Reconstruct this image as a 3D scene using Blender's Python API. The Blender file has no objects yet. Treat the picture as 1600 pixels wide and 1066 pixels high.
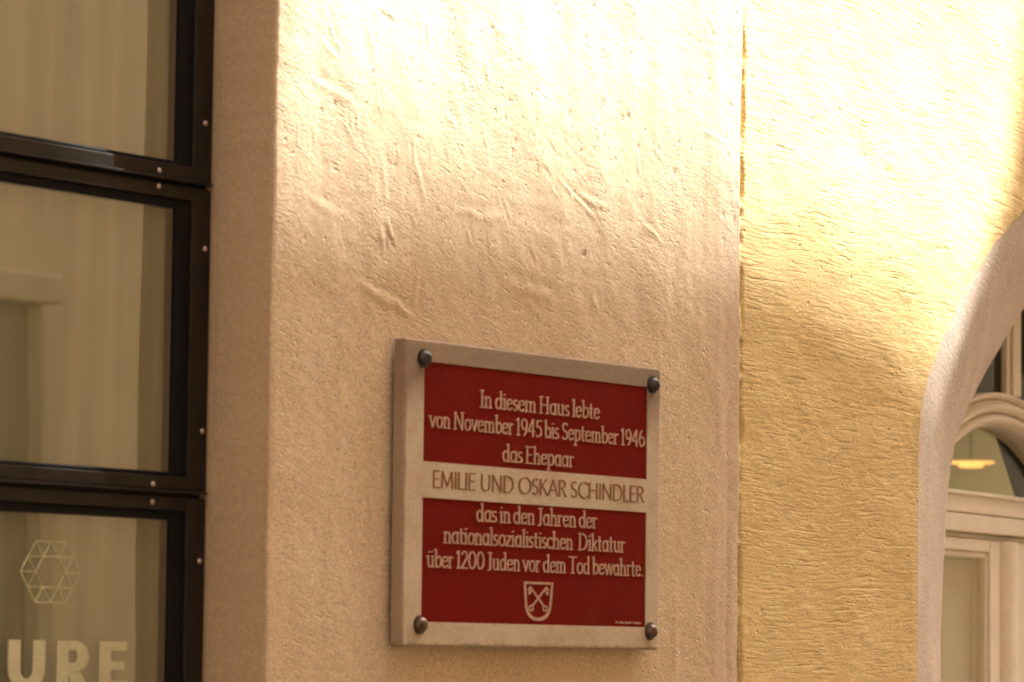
import bpy, bmesh, math, random
import numpy as np
from mathutils import Matrix, Vector

S = bpy.context.scene
COL = S.collection
rad = math.radians

# ---------------------------------------------------------------- camera
FPX, PW, PH = 6000.0, 1600.0, 1066.0            # focal length in pixels of the 1600 x 1066 frame
TH, PI_, RO = rad(35.39), rad(4.74), rad(0.647)  # heading from +X, pitch, roll
CAM = np.array([-4.73655, -3.33798, 1.62])
_h = np.array([math.cos(TH), math.sin(TH), 0.0])
F = _h * math.cos(PI_) + np.array([0, 0, math.sin(PI_)])
_R0 = np.array([math.sin(TH), -math.cos(TH), 0.0])
_U0 = np.cross(_R0, F)
R = _R0 * math.cos(RO) + _U0 * math.sin(RO)
U = _U0 * math.cos(RO) - _R0 * math.sin(RO)
cd = bpy.data.cameras.new('camera')
cam = bpy.data.objects.new('camera', cd)
COL.objects.link(cam)
cam.matrix_world = Matrix(((R[0], U[0], -F[0], CAM[0]), (R[1], U[1], -F[1], CAM[1]),
                           (R[2], U[2], -F[2], CAM[2]), (0, 0, 0, 1)))
cd.sensor_width = 36.0
cd.lens = FPX / PW * 36.0
cd.clip_start, cd.clip_end = 0.1, 500
cd.dof.use_dof = True
cd.dof.focus_distance = 6.35
cd.dof.aperture_fstop = 8.0
S.camera = cam

# ---------------------------------------------------------------- sky, sun, exposure
SUN = np.array([0.52, -0.27, 0.80])
SUN = SUN / np.linalg.norm(SUN)
w = bpy.data.worlds.new('World')
S.world = w
w.use_nodes = True
nt = w.node_tree
nt.nodes.clear()
sky = nt.nodes.new('ShaderNodeTexSky')
sky.sky_type = 'NISHITA'
sky.sun_disc = False
sky.sun_elevation = math.asin(SUN[2])
sky.sun_rotation = math.atan2(SUN[0], SUN[1])
sky.air_density, sky.dust_density, sky.ozone_density = 0.6, 8.0, 0.0
bg = nt.nodes.new('ShaderNodeBackground')
bg.inputs['Strength'].default_value = 0.070
wo = nt.nodes.new('ShaderNodeOutputWorld')
nt.links.new(sky.outputs[0], bg.inputs[0])
nt.links.new(bg.outputs[0], wo.inputs[0])
sd = bpy.data.lights.new('sun', 'SUN')
sd.energy, sd.angle, sd.color = 3.9, rad(0.53), (1.0, 0.99, 0.975)
so = bpy.data.objects.new('sun', sd)
COL.objects.link(so)
so.rotation_euler = Vector(SUN).to_track_quat('Z', 'Y').to_euler()
S.view_settings.view_transform = 'Standard'
S.view_settings.look = 'None'
S.view_settings.gamma = 1.0
S.cycles.filter_width = 1.9
S.view_settings.exposure = 2.86

# ---------------------------------------------------------------- survey: photo pixel -> point on a wall's plane
def ray(px, py):
    return F + R * (px - PW / 2) / FPX - U * (py - PH / 2) / FPX
def front(px, py, y=0.0):
    """point (x, z) on the plane Y = y of the beige house"""
    d = ray(px, py)
    p = CAM + d * ((y - CAM[1]) / d[1])
    return p[0], p[2]
XC, XS = -0.6113, 0.6108                       # left and right edge of the beige pier
AL = rad(8.0)                                  # the yellow house stands turned by this much
YO = np.array([XS, 0.003, 0.0])
YN = np.array([-math.sin(AL), math.cos(AL), 0.0])
YX = np.array([math.cos(AL), math.sin(AL), 0.0])
def yel(px, py, dep=0.0):
    """local (x, z) on the yellow house's plane, dep metres into the wall"""
    d = ray(px, py)
    o = YO + YN * dep
    p = CAM + d * (((o - CAM) @ YN) / (d @ YN))
    return float((p - YO) @ YX), float(p[2])

# ---------------------------------------------------------------- materials
class NT:
    def __init__(s, name):
        s.m = bpy.data.materials.new(name)
        s.m.use_nodes = True
        s.t = s.m.node_tree
        s.t.nodes.clear()
        s.out = s.n('ShaderNodeOutputMaterial')
        s.co = s.n('ShaderNodeTexCoord').outputs['Object']
    def n(s, kind, **kw):
        x = s.t.nodes.new(kind)
        for k, v in kw.items():
            setattr(x, k, v)
        return x
    def l(s, a, b):
        s.t.links.new(a, b)
    def mapping(s, scale=(1, 1, 1), rot=(0, 0, 0), src=None):
        m = s.n('ShaderNodeMapping')
        m.inputs['Scale'].default_value = scale
        m.inputs['Rotation'].default_value = rot
        s.l(src or s.co, m.inputs[0])
        return m.outputs[0]
    def noise(s, scale, vec=None, detail=2.0, rough=0.5, dist=0.0):
        x = s.n('ShaderNodeTexNoise')
        x.inputs['Scale'].default_value = scale
        x.inputs['Detail'].default_value = detail
        x.inputs['Roughness'].default_value = rough
        x.inputs['Distortion'].default_value = dist
        s.l(vec or s.co, x.inputs['Vector'])
        return x.outputs['Fac']
    def math(s, op, a, b=None, c=None):
        x = s.n('ShaderNodeMath', operation=op)
        for i, v in enumerate((a, b, c)):
            if v is None: continue
            if isinstance(v, (int, float)): x.inputs[i].default_value = v
            else: s.l(v, x.inputs[i])
        return x.outputs[0]
    def ramp(s, fac, stops, interp='LINEAR'):
        x = s.n('ShaderNodeValToRGB')
        x.color_ramp.interpolation = interp
        e = x.color_ramp.elements
        while len(e) < len(stops): e.new(0.5)
        for el, (p, c) in zip(e, stops):
            el.position = p
            el.color = (c, c, c, 1) if isinstance(c, (int, float)) else (*c, 1)
        s.l(fac, x.inputs[0])
        return x.outputs[0]
    def mix(s, fac, a, b, mode='MIX'):
        x = s.n('ShaderNodeMix', data_type='RGBA', blend_type=mode)
        for i, v in ((0, fac), (6, a), (7, b)):
            if isinstance(v, (int, float)): x.inputs[i].default_value = v
            elif isinstance(v, tuple): x.inputs[i].default_value = (*v, 1)
            else: s.l(v, x.inputs[i])
        return x.outputs[2]
    def principled(s, base, rough=0.8, metal=0.0, spec=0.3, height=None):
        p = s.n('ShaderNodeBsdfPrincipled')
        for k, v in (('Base Color', base), ('Roughness', rough), ('Metallic', metal), ('Specular IOR Level', spec)):
            if isinstance(v, (int, float)): p.inputs[k].default_value = v
            elif isinstance(v, tuple): p.inputs[k].default_value = (*v, 1)
            else: s.l(v, p.inputs[k])
        if height is not None:
            b = s.n('ShaderNodeBump')
            b.inputs['Strength'].default_value = 1.0
            b.inputs['Distance'].default_value = 1.0
            s.l(height, b.inputs['Height'])
            s.l(b.outputs[0], p.inputs['Normal'])
        s.l(p.outputs[0], s.out.inputs[0])
        s.p = p
        return s.m

def grain(t, amt, scale=520):
    """sandy speckle of the plaster, as a factor around 1"""
    a = t.noise(scale, detail=1.0)
    b = t.noise(scale * 0.37, detail=1.0)
    x = t.math('ADD', t.math('MULTIPLY', a, 0.65), t.math('MULTIPLY', b, 0.35))
    return t.math('MULTIPLY_ADD', t.math('SUBTRACT', x, 0.5), amt * 4.0, 1.0)

def mat_beige():
    t = NT('smooth_beige_plaster')
    big = t.noise(2.2, detail=3)
    c = t.mix(t.ramp(big, [(0.35, 0.0), (0.68, 1.0)]), (0.67, 0.53, 0.35), (0.61, 0.462, 0.29))
    pale = t.noise(5.0, detail=4, rough=0.6)
    c = t.mix(t.ramp(pale, [(0.55, 0.0), (0.75, 0.35)]), c, (0.72, 0.57, 0.37))
    run = t.ramp(t.noise(1.0, t.mapping((16, 16, 2.2)), detail=4, rough=0.6), [(0.50, 0.0), (0.78, 0.45)])
    c = t.mix(run, c, (0.56, 0.385, 0.20))
    sp = t.n('ShaderNodeSeparateXYZ')
    t.l(t.co, sp.inputs[0])
    sx_ = t.math('ADD', sp.outputs[0], t.math('MULTIPLY', t.math('SUBTRACT', t.noise(9, detail=3), 0.5), 0.05))
    strip = t.math('MULTIPLY', t.ramp(sx_, [(0.48, 0.0), (0.60, 1.0)]), 0.6)   # later patching along the joint
    c = t.mix(strip, c, (0.66, 0.52, 0.385))
    g = grain(t, 0.40)
    c = t.mix(1.0, c, g, 'MULTIPLY')
    diag = t.mapping((75, 75, 300), src=t.mapping(rot=(0, rad(-13), 0)))
    h1 = t.noise(1.0, diag, detail=2.5, rough=0.55)
    h2 = t.noise(330, detail=2)
    patch = t.ramp(t.noise(1.0, t.mapping((6, 6, 3.0)), detail=3), [(0.38, 0.15), (0.62, 1.0)])
    h = t.math('MULTIPLY', t.math('MULTIPLY', h1, 0.0013), patch)
    h = t.math('ADD', h, t.math('MULTIPLY', h2, 0.00042))
    nick = t.ramp(t.noise(1.0, t.mapping((34, 34, 150), src=t.mapping(rot=(0, rad(-13), 0))), detail=2.0, rough=0.6), [(0.60, 1.0), (0.69, 0.0)])
    clus = t.ramp(t.noise(1.0, t.mapping((8, 8, 5)), detail=2), [(0.48, 0.0), (0.62, 1.0)])
    h = t.math('ADD', h, t.math('MULTIPLY', t.math('MULTIPLY', nick, clus), 0.0011))
    pit = t.ramp(t.noise(60, detail=1.0), [(0.22, 0.0), (0.30, 1.0)])
    h = t.math('ADD', h, t.math('MULTIPLY', pit, 0.0012))
    return t.principled(c, 0.88, 0, 0.2, h)

def mat_yellow():
    t = NT('combed_yellow_plaster')
    big = t.noise(3.0, detail=3)
    c = t.mix(t.ramp(big, [(0.35, 0.0), (0.68, 1.0)]), (0.69, 0.515, 0.24), (0.64, 0.455, 0.195))
    c = t.mix(1.0, c, grain(t, 0.36, 460), 'MULTIPLY')
    warp = t.n('ShaderNodeTexNoise')
    warp.inputs['Scale'].default_value = 2.0
    warp.inputs['Detail'].default_value = 1.5
    t.l(t.co, warp.inputs['Vector'])
    add = t.n('ShaderNodeVectorMath', operation='MULTIPLY_ADD')
    t.l(warp.outputs['Color'], add.inputs[0])
    add.inputs[1].default_value = (0.0, 0.0, 0.045)
    t.l(t.co, add.inputs[2])
    m1 = t.mapping((12, 12, 205), (0, rad(2.5), 0), add.outputs[0])
    m2 = t.mapping((60, 60, 230), (0, rad(7), 0), add.outputs[0])
    g1 = t.noise(1.0, m1, detail=2.5, rough=0.55, dist=0.12)
    g2 = t.noise(1.0, m2, detail=2.0, rough=0.6)
    g1 = t.ramp(g1, [(0.30, 0.0), (0.55, 0.9), (0.75, 1.0)])
    patch = t.ramp(t.noise(1.0, t.mapping((7, 7, 13)), detail=3), [(0.36, 0.18), (0.64, 1.0)])
    h = t.math('MULTIPLY', t.math('MULTIPLY', g1, 0.00095), patch)
    h = t.math('ADD', h, t.math('MULTIPLY', g2, 0.0011))
    h = t.math('ADD', h, t.math('MULTIPLY', t.noise(300, detail=2), 0.0005))
    comb = t.ramp(t.noise(1.0, t.mapping((8, 8, 120), (0, 0, 0), add.outputs[0]), detail=2.0, rough=0.55), [(0.56, 1.0), (0.66, 0.0)])
    clus = t.ramp(t.noise(1.0, t.mapping((6, 6, 9)), detail=3), [(0.46, 0.0), (0.64, 1.0)])
    h = t.math('ADD', h, t.math('MULTIPLY', t.math('MULTIPLY', comb, clus), 0.0018))
    pit = t.ramp(t.noise(1.0, t.mapping((34, 34, 62)), detail=1.0), [(0.20, 0.0), (0.31, 1.0)])
    h = t.math('ADD', h, t.math('MULTIPLY', pit, 0.0020))
    return t.principled(c, 0.9, 0, 0.2, h)

def mat_band():
    t = NT('pale_limewashed_plaster')
    c = t.mix(t.ramp(t.noise(9, detail=4), [(0.35, 0.0), (0.7, 1.0)]), (0.60, 0.50, 0.40), (0.52, 0.425, 0.335))
    c = t.mix(1.0, c, grain(t, 0.25, 430), 'MULTIPLY')
    m = t.mapping((70, 70, 190), src=t.mapping(rot=(0, rad(-22), 0)))
    h = t.math('MULTIPLY', t.noise(1.0, m, detail=3, rough=0.6), 0.0020)
    h = t.math('ADD', h, t.math('MULTIPLY', t.noise(260, detail=2), 0.0005))
    return t.principled(c, 0.9, 0, 0.2, h)

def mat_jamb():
    t = NT('beige_plaster')  # darker than the pier front: shade of the return put into the colour
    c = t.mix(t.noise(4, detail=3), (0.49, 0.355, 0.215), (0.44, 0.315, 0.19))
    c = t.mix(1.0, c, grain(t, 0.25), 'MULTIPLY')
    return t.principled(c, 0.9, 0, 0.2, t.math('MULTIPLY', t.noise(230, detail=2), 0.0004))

def simple(name, c, rough=0.6, metal=0.0, spec=0.4, var=0.12, scale=30, bump=0.0, gr=0.0):
    t = NT(name)
    k = t.ramp(t.noise(scale, detail=4, rough=0.6), [(0.3, 1 - var), (0.7, 1 + var)])
    x = t.mix(1.0, c, k, 'MULTIPLY')
    if gr: x = t.mix(1.0, x, grain(t, gr, 480), 'MULTIPLY')
    return t.principled(x, rough, metal, spec, t.math('MULTIPLY', t.noise(scale * 6, detail=2), bump) if bump else None)

def mat_stone():
    t = NT('weathered_cream_stone')
    c = t.mix(t.noise(12, detail=4), (0.60, 0.49, 0.345), (0.49, 0.395, 0.27))
    # grime that settled along the upper edge and the left corner of the slab
    sep = t.n('ShaderNodeSeparateXYZ')
    t.l(t.co, sep.inputs[0])
    up = t.math('MULTIPLY_ADD', sep.outputs[2], 11.0, -3.72)
    st = t.math('MULTIPLY', t.ramp(t.math('ADD', up, t.math('MULTIPLY', t.noise(16, t.mapping((1, 1, 0.35)), detail=4), 0.9)),
                                   [(0.35, 0.0), (1.0, 1.0)]), 0.7)
    c = t.mix(st, c, (0.165, 0.108, 0.068))
    side = t.math('MULTIPLY_ADD', sep.outputs[0], -90.0, -29.65)
    st2 = t.math('MULTIPLY', t.ramp(t.math('ADD', side, t.math('MULTIPLY', t.noise(20, detail=3), 0.8)), [(0.55, 0.0), (1.1, 1.0)]), 0.8)
    c = t.mix(st2, c, (0.27, 0.18, 0.115))
    low = t.math('MULTIPLY_ADD', sep.outputs[2], -70.0, 0.75)
    st3 = t.math('MULTIPLY', t.ramp(t.math('ADD', low, t.math('MULTIPLY', t.noise(1.0, t.mapping((55, 55, 12)), detail=3), 0.9)), [(0.75, 0.0), (1.3, 1.0)]), 0.6)
    c = t.mix(st3, c, (0.24, 0.155, 0.095))
    dirt = t.ramp(t.noise(22, detail=5, rough=0.7), [(0.48, 0.0), (0.74, 0.65)])
    c = t.mix(dirt, c, (0.40, 0.26, 0.16))
    c = t.mix(1.0, c, grain(t, 0.22), 'MULTIPLY')
    return t.principled(c, 0.8, 0, 0.25, t.math('MULTIPLY', t.noise(240, detail=3), 0.0005))

def mat_red():
    t = NT('oxblood_red_paint')
    c = t.mix(t.noise(7, detail=4), (0.190, 0.009, 0.002), (0.135, 0.006, 0.0015))
    dust = t.ramp(t.noise(5, t.mapping((1, 1, 0.5)), detail=5, rough=0.65), [(0.5, 0.0), (0.8, 0.20)])
    c = t.mix(dust, c, (0.25, 0.050, 0.020))
    c = t.mix(1.0, c, grain(t, 0.40, 430), 'MULTIPLY')
    return t.principled(c, 0.7, 0, 0.05, t.math('MULTIPLY', t.noise(200, detail=2), 0.0002))

def mat_glass(name, refl, tint=(0.95, 0.94, 0.88)):
    t = NT(name)
    tr = t.n('ShaderNodeBsdfTransparent')
    tr.inputs[0].default_value = (*tint, 1)
    gl = t.n('ShaderNodeBsdfGlossy')
    gl.inputs['Roughness'].default_value = 0.0
    gl.inputs['Color'].default_value = (0.95, 0.97, 0.9, 1)
    b = t.n('ShaderNodeBump')                    # float glass is never quite flat
    b.inputs['Distance'].default_value = 1.0
    t.l(t.math('MULTIPLY', t.noise(4.0, detail=1.0), 0.0002), b.inputs['Height'])
    t.l(b.outputs[0], gl.inputs['Normal'])
    lw = t.n('ShaderNodeFresnel')
    lw.inputs['IOR'].default_value = 1.5
    geo = t.n('ShaderNodeNewGeometry')
    f = t.math('MINIMUM', t.math('MULTIPLY', lw.outputs[0], refl), 1.0)
    f = t.math('MULTIPLY', f, t.math('SUBTRACT', 1.0, geo.outputs['Backfacing']))
    mx = t.n('ShaderNodeMixShader')
    t.l(f, mx.inputs[0]); t.l(tr.outputs[0], mx.inputs[1]); t.l(gl.outputs[0], mx.inputs[2])
    t.l(mx.outputs[0], t.out.inputs[0])
    return t.m

def mat_blind():
    t = NT('pale_blind_cloth')
    k = t.noise(1.0, t.mapping((16, 16, 0.6)), detail=3, rough=0.55)
    c = t.mix(t.ramp(k, [(0.36, 0.0), (0.64, 1.0)]), (0.265, 0.270, 0.195), (0.40, 0.385, 0.295))
    return t.principled(c, 0.9, 0, 0.1)

def mat_lamp():
    t = NT('lit_lamp_glass')
    e = t.n('ShaderNodeEmission')
    e.inputs[0].default_value = (1.0, 0.50, 0.13, 1)
    e.inputs[1].default_value = 0.27
    t.l(e.outputs[0], t.out.inputs[0])
    return t.m

def mat_cobbles():
    t = NT('cobbles')
    v = t.n('ShaderNodeTexVoronoi', feature='DISTANCE_TO_EDGE')
    v.inputs['Scale'].default_value = 9
    t.l(t.co, v.inputs['Vector'])
    c = t.ramp(v.outputs[0], [(0.02, (0.10, 0.085, 0.065)), (0.10, (0.34, 0.28, 0.21))])
    c = t.mix(0.5, c, t.ramp(t.noise(9, detail=3), [(0.3, (0.22, 0.18, 0.13)), (0.7, (0.42, 0.35, 0.27))]))
    return t.principled(c, 0.8, 0, 0.3, t.math('MULTIPLY', t.ramp(v.outputs[0], [(0.0, 0.0), (0.15, 1.0)]), 0.012))

M = dict(
    beige=mat_beige(), yellow=mat_yellow(), band=mat_band(), jamb=mat_jamb(), stone=mat_stone(), red=mat_red(),
    black=simple('dark_bronze_metal', (0.019, 0.013, 0.008), 0.48, 0.0, 0.25, 0.3, 40, 0.00006),
    gasket=simple('black_rubber', (0.005, 0.004, 0.004), 0.7, 0, 0.2),
    steel=simple('bright_screw_steel', (0.55, 0.44, 0.36), 0.45, 1.0, 0.5),
    bolt=simple('blackened_bolt_metal', (0.050, 0.040, 0.034), 0.45, 0.5, 0.5, 0.35, 90),
    rusty=simple('rusty_bolt_metal', (0.115, 0.075, 0.045), 0.36, 0.6, 0.5, 0.5, 120),
    letter=simple('pale_letter_stone', (0.50, 0.305, 0.20), 0.8, 0, 0.2, 0.15, 120, 0.0003, 0.25),
    umber=simple('umber_letter_paint', (0.23, 0.105, 0.048), 0.8, 0, 0.2, 0.15, 120, 0.0, 0.3),
    white=simple('cream_white_window_paint', (0.82, 0.73, 0.59), 0.5, 0, 0.35, 0.05, 14, 0.0001, 0.14),
    vinyl=simple('pale_olive_vinyl', (0.54, 0.50, 0.30), 0.8, 0, 0.2, 0.06, 40, 0.0, 0.15),
    vinyl_thin=simple('faint_olive_vinyl', (0.46, 0.42, 0.24), 0.8, 0, 0.2, 0.2, 60),
    glass=mat_glass('shop_window_glass', 4.6), glass2=mat_glass('old_window_glass', 0.45),
    blind=mat_blind(),
    inside=simple('dim_inside_plaster', (0.30, 0.26, 0.16), 0.9, 0, 0.1, 0.08, 5),
    room=simple('pale_room_plaster', (0.66, 0.58, 0.38), 0.9, 0, 0.1, 0.06, 3),
    dark=simple('dark_timber_and_shade', (0.020, 0.014, 0.009), 0.8, 0, 0.2),
    pane_sheet=simple('pale_sheet_cloth', (0.66, 0.62, 0.53), 0.9, 0, 0.1, 0.05, 5),
    drape=simple('dark_brown_curtain_cloth', (0.012, 0.007, 0.004), 0.9, 0, 0.1),
    opp=simple('pale_facade_plaster', (0.66, 0.54, 0.37), 0.9, 0, 0.2, 0.06, 3, 0.0004),
    trim=simple('painted_stone_trim', (0.56, 0.46, 0.32), 0.8, 0, 0.2, 0.05, 6),
    tile=simple('red_roof_tile', (0.30, 0.11, 0.06), 0.8, 0, 0.2, 0.2, 8, 0.004),
    shade=simple('dark_facade_glass', (0.22, 0.19, 0.14), 0.6, 0, 0.5),
    lamp=mat_lamp(), cobble=mat_cobbles(),
)

# ---------------------------------------------------------------- object helpers
def link(o, parent=None, label=None, cat=None, kind=None, group=None):
    COL.objects.link(o)
    if parent: o.parent = parent
    if label: o['label'] = label
    if cat: o['category'] = cat
    if kind: o['kind'] = kind
    if group: o['group'] = group
    return o
def empty(name, loc, rz=0.0, **kw):
    o = bpy.data.objects.new(name, None)
    o.location, o.rotation_euler = loc, (0, 0, rz)
    o.empty_display_size = 0.1
    return link(o, **kw)
class MB:
    def __init__(s): s.v, s.f = [], []
    def add(s, vs, fs):
        b = len(s.v)
        s.v += [tuple(map(float, v)) for v in vs]
        s.f += [tuple(b + i for i in f) for f in fs]
        return s
    def box(s, x0, x1, y0, y1, z0, z1):
        return s.add([(x0, y0, z0), (x1, y0, z0), (x1, y1, z0), (x0, y1, z0), (x0, y0, z1), (x1, y0, z1), (x1, y1, z1), (x0, y1, z1)],
                     [(0, 3, 2, 1), (4, 5, 6, 7), (0, 1, 5, 4), (1, 2, 6, 5), (2, 3, 7, 6), (3, 0, 4, 7)])
    def prism(s, poly, y0, y1):
        """polygon of (x, z), counter-clockwise seen from -Y, stretched from y0 (front) to y1"""
        n = len(poly)
        vs = [(x, y0, z) for x, z in poly] + [(x, y1, z) for x, z in poly]
        fs = [tuple(range(n)), tuple(range(2 * n - 1, n - 1, -1))]
        fs += [(i, n + i, n + (i + 1) % n, (i + 1) % n) for i in range(n)]
        return s.add(vs, fs)
    def strip(s, outer, inner, y0, y1, close=False):
        """flat moulding between two polylines of (x, z)"""
        n = len(outer)
        vs = [(x, y0, z) for x, z in outer] + [(x, y0, z) for x, z in inner] + \
             [(x, y1, z) for x, z in outer] + [(x, y1, z) for x, z in inner]
        fs = []
        for i in range(n if close else n - 1):
            j = (i + 1) % n
            fs += [(i, j, n + j, n + i), (2 * n + i, 3 * n + i, 3 * n + j, 2 * n + j),
                   (i, 2 * n + i, 2 * n + j, j), (n + i, n + j, 3 * n + j, 3 * n + i)]
        if not close:
            fs += [(0, n, 3 * n, 2 * n), (n - 1, 3 * n - 1, 4 * n - 1, 2 * n - 1)]
        return s.add(vs, fs)
    def dome(s, cx, cz, y, r, h, seg=20, rings=6, ax=1.0):
        """a domed head on the plane Y = y that bulges towards -Y"""
        vs, fs = [], []
        for k in range(rings):
            a = k / rings * math.pi / 2
            for i in range(seg):
                b = 2 * math.pi * i / seg
                vs.append((cx + ax * r * math.cos(a) * math.cos(b), y - h * math.sin(a), cz + r * math.cos(a) * math.sin(b)))
        vs.append((cx, y - h, cz))
        for k in range(rings - 1):
            for i in range(seg):
                j = (i + 1) % seg
                fs.append((k * seg + i, k * seg + j, (k + 1) * seg + j, (k + 1) * seg + i))
        t = (rings - 1) * seg
        fs += [(t + i, t + (i + 1) % seg, len(vs) - 1) for i in range(seg)]
        return s.add(vs, fs)
    def lathe(s, cx, cy, prof, seg=32):
        n = len(prof); vs = []; fs = []
        for r, z in prof:
            for i in range(seg):
                a = 2 * math.pi * i / seg
                vs.append((cx + r * math.cos(a), cy + r * math.sin(a), z))
        for k in range(n - 1):
            for i in range(seg):
                j = (i + 1) % seg
                fs.append((k * seg + i, k * seg + j, (k + 1) * seg + j, (k + 1) * seg + i))
        fs += [tuple(range(seg - 1, -1, -1)), tuple((n - 1) * seg + i for i in range(seg))]
        return s.add(vs, fs)
    def build(s, name, mat, parent=None, bevel=0.0, smooth=False, segs=2, **kw):
        me = bpy.data.meshes.new(name)
        me.from_pydata(s.v, [], s.f)
        bm = bmesh.new(); bm.from_mesh(me)
        bmesh.ops.recalc_face_normals(bm, faces=bm.faces[:])
        if bevel:
            es = [e for e in bm.edges if len(e.link_faces) == 2 and e.calc_face_angle(0) > 0.5]
            bmesh.ops.bevel(bm, geom=es, offset=bevel, segments=segs, profile=0.5, affect='EDGES', clamp_overlap=True)
        bm.to_mesh(me); bm.free()
        if smooth:
            for p in me.polygons: p.use_smooth = True
        me.materials.append(mat)
        return link(bpy.data.objects.new(name, me), parent, **kw)
def grid_obj(name, P, mat, parent, flip=False, wrap=False, **kw):
    """P: (n, m, 3) grid of points -> smooth mesh"""
    n, m = P.shape[:2]
    idx = np.arange(n * m).reshape(n, m)
    a, b, c, d = idx[:-1, :-1], idx[1:, :-1], idx[1:, 1:], idx[:-1, 1:]
    q = np.stack([a, b, c, d], -1).reshape(-1, 4)
    if flip: q = q[:, ::-1]
    me = bpy.data.meshes.new(name)
    me.from_pydata(P.reshape(-1, 3).tolist(), [], q.tolist())
    me.polygons.foreach_set('use_smooth', np.ones(len(q), bool))
    me.materials.append(mat)
    return link(bpy.data.objects.new(name, me), parent, **kw)

# smooth lattice noise for the relief of the plaster
_rng = np.random.default_rng(7)
_LAT = _rng.random((256, 256)) * 2 - 1
def vnoise(x, y):
    xi, yi = np.floor(x).astype(int), np.floor(y).astype(int)
    fx, fy = x - xi, y - yi
    fx, fy = fx * fx * fx * (fx * (fx * 6 - 15) + 10), fy * fy * fy * (fy * (fy * 6 - 15) + 10)
    g = lambda i, j: _LAT[(xi + i) % 256, (yi + j) % 256]
    return (g(0, 0) * (1 - fx) + g(1, 0) * fx) * (1 - fy) + (g(0, 1) * (1 - fx) + g(1, 1) * fx) * fy
def crease(X, Z, a, b, wdt, amp):
    """a trowel mark: a step that rises on one side of the segment a-b and runs out at its ends"""
    a, b = np.array(a), np.array(b)
    d = b - a; L = np.linalg.norm(d); d /= L
    u = (X - a[0]) * d[0] + (Z - a[1]) * d[1]
    v = (X - a[0]) * -d[1] + (Z - a[1]) * d[0] + 0.004 * vnoise(X * 40 + 9, Z * 40)
    along = np.clip(u / (0.25 * L), 0, 1) * np.clip((L - u) / (0.25 * L), 0, 1)
    return amp * along * np.exp(-(v / wdt) ** 2) - 0.6 * amp * along * np.exp(-((v - 1.5 * wdt) / wdt) ** 2)

# ---------------------------------------------------------------- street
street = MB().box(-60, 60, -60, 60, -0.3, 0.0).build('street', M['cobble'], kind='structure')

# ---------------------------------------------------------------- beige house: pier, shop window
house = empty('beige_house', (0, 0, 0), label='beige plastered house front with a dark framed shop window beside the red plaque', cat='house')
DR = 0.112                                     # the shop window stands this far back
prof, nrm = [], []
def arc_pts(cx, cy, r, a0, a1, n):
    for i in range(n + 1):
        a = a0 + (a1 - a0) * i / n
        prof.append((cx + r * math.cos(a), cy + r * math.sin(a))); nrm.append((math.cos(a), math.sin(a)))
RJ = 0.006
for y in np.linspace(0.145, RJ + 0.002, 60): prof.append((XC, y)); nrm.append((-1, 0))
arc_pts(XC + RJ, RJ, RJ, math.pi, 1.5 * math.pi, 5)
for x in np.linspace(XC + RJ + 0.0025, XS - 0.0055, 440): prof.append((x, 0)); nrm.append((0, -1))
arc_pts(XS - 0.004, 0.004, 0.004, -0.5 * math.pi, 0, 4)
for y in np.linspace(0.008, 0.05, 6): prof.append((XS, y)); nrm.append((1, 0))
prof, nrm = np.array(prof), np.array(nrm)
zz = np.concatenate([np.linspace(0.0, 1.30, 12)[:-1], np.linspace(1.30, 3.05, 620), np.linspace(3.05, 4.2, 10)[1:]])
X, Z = np.meshgrid(prof[:, 0] - prof[:, 1] * 0.9, zz, indexing='ij')
D = 0.0022 * vnoise(X * 5 + 3, Z * 4) + 0.0013 * vnoise(X * 14, Z * 9 + 50) + 0.0004 * vnoise(X * 34 + 7, Z * 26)
D += 0.0003 * vnoise(X * 55 + 0.5 * Z * 55, Z * 80 + 31)
# vertical drips and trowel runs near the right edge of the pier
D += 0.0004 * vnoise(X * 42 + 1.3 * vnoise(X * 4, Z * 3), Z * 3.0) * np.clip((X - 0.05) / 0.35, 0, 1)
D += 0.0006 * np.exp(-((X - 0.545 - 0.006 * vnoise(Z * 9, Z * 0)) / 0.012) ** 2)
D -= 0.0014 * np.exp(-((X - 0.575 - 0.005 * vnoise(Z * 12, Z * 0 + 3)) / 0.008) ** 2) * np.clip(0.4 + vnoise(Z * 8, Z * 0 + 8), 0, 1)
for a, b, wd, am in (((868, 272), (940, 352), .006, .0022), ((560, 440), (652, 500), .012, .0030), ((655, 420), (648, 480), .008, .0015),
                     ((512, 30), (535, 85), .007, .0022), ((500, 60), (530, 100), .006, .0018), ((735, 10), (728, 40), .006, .0018),
                     ((570, 10), (585, 100), .010, .0016), ((690, 170), (720, 210), .010, .0016), ((600, 240), (605, 330), .009, .0013),
                     ((640, 215), (665, 330), .010, .0014), ((1000, 340), (1040, 385), .008, .0016), ((900, 300), (955, 330), .010, .0015),
                     ((820, 470), (850, 500), .011, .0014), ((925, 465), (935, 485), .010, .0022), ((470, 300), (560, 350), .012, .0012),
                     ((480, 120), (560, 170), .010, .0012), ((760, 90), (765, 130), .008, .0015), ((940, 130), (950, 160), .006, .0016),
                     ((1030, 40), (1040, 110), .009, .0014), ((700, 330), (800, 345), .012, .0014), ((780, 440), (880, 470), .014, .0014)):
    D += crease(X, Z, front(*a), front(*b), wd * 0.62, am * 0.55)
rr = np.random.default_rng(3)
for _ in range(90):                            # fine trowel scratches
    px, py = rr.uniform(450, 1150), rr.uniform(-80, 420)
    an, ln = rr.normal(1.15, 0.35), rr.uniform(15, 60)
    D += crease(X, Z, front(px, py), front(px + ln * math.cos(an) * 0.7, py + ln * math.sin(an)), rr.uniform(.0018, .0042), rr.choice([-1, 1]) * rr.uniform(.0003, .0010))
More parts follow.
